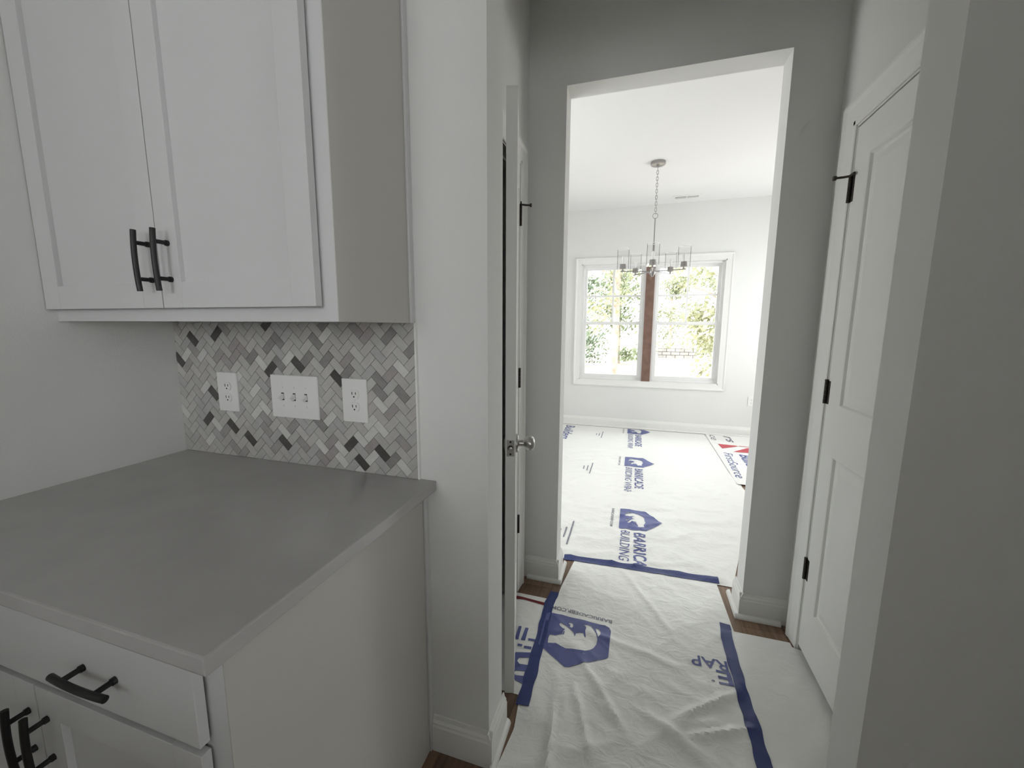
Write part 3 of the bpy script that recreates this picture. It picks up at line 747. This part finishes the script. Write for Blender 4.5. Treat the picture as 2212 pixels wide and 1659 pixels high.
# ------------------------------------------------------------------ blue tape
def tape(label, pts, w, sheets, m=M_TAPE, dz=.003, ragged=.0025):
    bm = NB()
    P = [Vector(p_) for p_ in pts]
    dens = []
    for A, B in zip(P, P[1:]):
        n_ = max(2, int((B-A).length/.012))
        dens += [A.lerp(B, k/n_) for k in range(n_)]
    dens.append(P[-1])
    rows = []
    for k, c_ in enumerate(dens):
        t_ = (dens[min(k+1, len(dens)-1)]-dens[max(k-1, 0)]).normalized(); nn = Vector((-t_.y, t_.x))
        row = []
        for q in range(5):
            f_ = q/4-.5
            jit = ragged*noise.noise(Vector((k*.21, f_*9, w*90))) if abs(f_) == .5 else 0
            p_ = c_+nn*(f_*w+jit*2)
            zz = .001
            for s_ in sheets:
                if s_.xl(p_.y) <= p_.x <= s_.xr(p_.y) and s_.y0 <= p_.y <= s_.y1: zz = max(zz, s_.z(p_.x, p_.y))
            row.append((p_.x, p_.y, zz+dz))
        rows.append(row)
    V = [[bm.verts.new(v) for v in r_] for r_ in rows]
    Vb = [[bm.verts.new((v[0], v[1], v[2]-.0009)) for v in r_] for r_ in rows]
    for a in range(len(V)-1):
        for q in range(4):
            bm.faces.new((V[a][q], V[a][q+1], V[a+1][q+1], V[a+1][q])); bm.faces.new((Vb[a][q], Vb[a+1][q], Vb[a+1][q+1], Vb[a][q+1]))
        for q, s_ in ((0, 1), (4, -1)):
            f_ = (V[a][q], V[a+1][q], Vb[a+1][q], Vb[a][q]); bm.faces.new(f_ if s_ == 1 else f_[::-1])
    for a in (0, len(V)-1):
        for q in range(4): bm.faces.new((V[a][q], V[a][q+1], Vb[a][q+1], Vb[a][q]))
    return tag(obj('tape_strip', bm, m, None, True), label, 'tape')
allS = [runner, left_sheet, right_sheet, dining_sheet]
tape('blue tape strip beside the open door, over the bear logo', [(-.343, 1.895), (-.351, 1.80), (-.342, 1.55), (-.333, 1.235)], .045, allS)
tape('long blue tape strip along the closed door side of the runner', [(.452, 1.905), (.443, 1.80), (.440, 1.55), (.444, 1.26), (.452, .8), (.456, .52)], .044, allS)
tape('blue tape strip across the threshold into the dining room', [(-.352, 2.226), (-.1, 2.232), (.2, 2.242), (.486, 2.246)], .050, allS)

# ------------------------------------------------------------------ chandelier
CX, CY = .117, 4.206
ch = thing('chandelier', 'brushed nickel chandelier with five clear glass cylinder shades', 'chandelier', (CX, CY, 0))
obj('canopy', lathe(NB(), [(.0005, ZC), (.066, ZC), (.066, ZC-.022), (.060, ZC-.027), (.012, ZC-.030), (.010, ZC-.045), (.0005, ZC-.047)], n=32), M_CHROME, ch, True)
bm = NB()
z = ZC-.045; k = 0
while z > 2.43:
    L = .036
    pts = []
    for q in range(16):
        a = 2*PI*q/16; xx = .0085*math.cos(a); zz = (L/2-.0085)*(1 if math.sin(a) > 0 else -1)+.0085*math.sin(a)
        pts.append(((xx, 0, z-L/2+zz) if k % 2 else (0, xx, z-L/2+zz)))
    tube(bm, pts, .0021, 6, closed=True)
    z -= L-.0085; k += 1
obj('chain', bm, M_CHROME, ch, True)
bm = NB(); tube(bm, [(.0235*math.cos(2*PI*q/28), .005, 2.405+.0235*math.sin(2*PI*q/28)) for q in range(28)], .0028, 8, closed=True); obj('ring', bm, M_CHROME, ch, True)
obj('stem', lathe(NB(), [(.0005, 2.385), (.005, 2.383), (.005, 2.16), (.0085, 2.155), (.0085, 1.93), (.0005, 1.93)], n=16), M_CHROME, ch, True)
obj('hub', lathe(NB(), [(.0005, 1.935), (.012, 1.935), (.026, 1.915), (.032, 1.895), (.030, 1.875), (.018, 1.86), (.010, 1.845), (.0005, 1.842)], n=24), M_CHROME, ch, True)
RA = .285
for k in range(5):
    a = math.radians(-92+72*k); ca, sa = math.cos(a), math.sin(a)
    arm = obj('arm', tube(NB(), [(.02*ca, .02*sa, 1.893), (.15*ca, .15*sa, 1.893), ((RA+.02)*ca, (RA+.02)*sa, 1.893)], .0052, 10), M_CHROME, ch, True)
    c0 = (RA*ca, RA*sa, 0)
    obj('socket_cup', lathe(NB(), [(.0005, 1.898), (.008, 1.898), (.008, 1.912), (.030, 1.914), (.026, 1.958), (.0245, 1.960), (.0005, 1.960)], c0, n=20), M_CHROME, arm, True)
    bm = NB(); lathe(bm, [(.0005, 1.960), (.008, 1.962), (.0085, 1.985), (.014, 2.005), (.0135, 2.022), (.006, 2.034), (.0005, 2.036)], c0, n=14); obj('bulb', bm, M_BULB, arm, True)
    bm = NB(); n_ = 32
    for r_ in (.054, .0515):
        A = [bm.verts.new((c0[0]+r_*math.cos(2*PI*q/n_), c0[1]+r_*math.sin(2*PI*q/n_), 1.916)) for q in range(n_)]
        B = [bm.verts.new((c0[0]+r_*math.cos(2*PI*q/n_), c0[1]+r_*math.sin(2*PI*q/n_), 2.100)) for q in range(n_)]
        for q in range(n_): bm.faces.new((A[q], A[(q+1) % n_], B[(q+1) % n_], B[q]))
    sh = obj('glass_shade', bm, M_SHADE, arm, True)
    bm = NB(); tube(bm, [(c0[0]+.0528*math.cos(2*PI*q/n_), c0[1]+.0528*math.sin(2*PI*q/n_), 2.100) for q in range(n_)], .0022, 6, closed=True); obj('rim', bm, M_RIM, sh, True)

# ceiling register
vt = thing('ceiling_vent', 'white ceiling register with two louvre slots by the dining window', 'vent', (.487, 5.36, 0))
part('vent_frame', M_TRIM, vt, (-.155, .155, -.065, .065, ZC-.006, ZC), bev=.002)
for x0, x1 in ((-.128, -.008), (.008, .128)):
    part('slot', mat('vent_shadow', (.06, .06, .06), .8), vt, (x0, x1, -.028, .028, ZC-.0075, ZC-.005))
    for q in range(3): part('louvre', M_TRIM, vt, (x0, x1, -.021+q*.019, -.0185+q*.019, ZC-.013, ZC-.0065))

# ------------------------------------------------------------------ outdoors
struct(part('ground', mat('sandy_ground', (.55, .50, .40), .95, vary=.2, vscale=1.5), None, (-40, 40, 5.9, 60, -.62, -.5)))
M_BARK = mat('bark', (.42, .36, .30), .9, bump=.4, bscale=12, vary=.25, vscale=4)
LEAF = [mat('leaf_%d' % k, c, .6) for k, c in enumerate(((.23, .27, .165), (.29, .32, .21), (.17, .22, .15), (.32, .33, .20)))]
def tree(label, x, y, h, cr, lm, nleaf, z0=-.5, lean=0.0, cz=.62, trunk_r=.14):
    t_ = thing('tree', label, 'tree', (x, y, z0), 'trees outside the dining window')
    pts = [(lean*k/6*h*.2+.06*noise.noise(Vector((x, y, k))), .05*noise.noise(Vector((y, x, k))), h*.92*k/6) for k in range(7)]
    obj('trunk', tube(NB(), pts, [trunk_r*(1-.12*k) for k in range(7)], 10), M_BARK, t_, True)
    bm = NB()
    for _ in range(9):
        a = random.uniform(0, 2*PI); zb = h*random.uniform(.3, .8); L = cr*random.uniform(.5, .95)
        tube(bm, [(lean*zb*.2, 0, zb), (lean*zb*.2+L*.5*math.cos(a), L*.5*math.sin(a), zb+.25*L), (lean*zb*.2+L*math.cos(a), L*math.sin(a), zb+.35*L)], [.05, .03, .012], 6)
    obj('branch', bm, M_BARK, t_, True)
    bm = NB()
    blobs = [(random.gauss(0, cr*.5), random.gauss(0, cr*.5), h*cz+random.uniform(-.45, .40)*h, random.uniform(.25, .5)*cr) for _ in range(26)]
    for _ in range(nleaf):
        bx_, by_, bz_, br_ = random.choice(blobs)
        p_ = Vector((bx_, by_, bz_))+Vector((random.gauss(0, 1), random.gauss(0, 1), random.gauss(0, .8)))*br_*.6
        p_.x = max(-1.5, min(1.5, p_.x)); p_.y = max(-1.5, min(1.5, p_.y))
        if p_.z < .15: continue
        s_ = random.uniform(.05, .13)
        ax = Vector((random.gauss(0, 1), random.gauss(0, 1), random.gauss(0, 1))).normalized(); u_ = ax.orthogonal().normalized(); v_ = ax.cross(u_)
        bm.faces.new([bm.verts.new(p_+u_*s_), bm.verts.new(p_+v_*s_*.5), bm.verts.new(p_-u_*s_), bm.verts.new(p_-v_*s_*.5)])
    obj('foliage', bm, LEAF[lm], t_)
tree('pale straight trunk close behind the left sash', -1.55, 11.3, 7.5, 1.3, 0, 1300, trunk_r=.24, cz=.75)
tree('slim pale trunk seen beside the brown mull post', -.72, 14.8, 7.5, 1.3, 3, 1500, trunk_r=.14, cz=.7)
for lab, x, y, h, cr, lm in (('dark green bushy tree behind the pale trunks', -2.7, 18.0, 5.0, 1.4, 2), ('green leafy tree filling the gap between the pale trunks', -.9, 21.6, 5.6, 1.4, 0),
                             ('yellow green tree hanging into the top right panes', 2.35, 13.0, 6.8, 1.3, 3), ('light green shrubby tree behind the block wall', 2.2, 30.0, 5.6, 1.4, 1),
                             ('olive tree at the far edge of the right sash', 4.5, 22.5, 5.8, 1.4, 1), ('tall olive tree far behind the left sash', -4.4, 21.6, 6.5, 1.4, 0)):
    tree(lab, x, y, h, cr, lm, 3600, cz=.5)
bw = thing('block_wall', 'low wall of pale concrete blocks on the lawn outside', 'wall', (2.40, 26.2, -.5))
mb = mat('concrete_block', (.33, .32, .31), .9, vary=.1, vscale=8)
part('mortar', mat('mortar_dark', (.10, .09, .09), .95), bw, (-1.1, 1.1, .02, .16, 0, .585))
for r_ in range(3):
    for c_ in range(5):
        x0 = -1.1+c_*.50-(.25 if r_ % 2 else 0); x1 = x0+.47
        x0, x1 = max(x0, -1.1), min(x1, 1.1)
        if x1-x0 < .05: continue
        part('block', mb, bw, (x0, x1, 0, .18, r_*.198, r_*.198+.172))
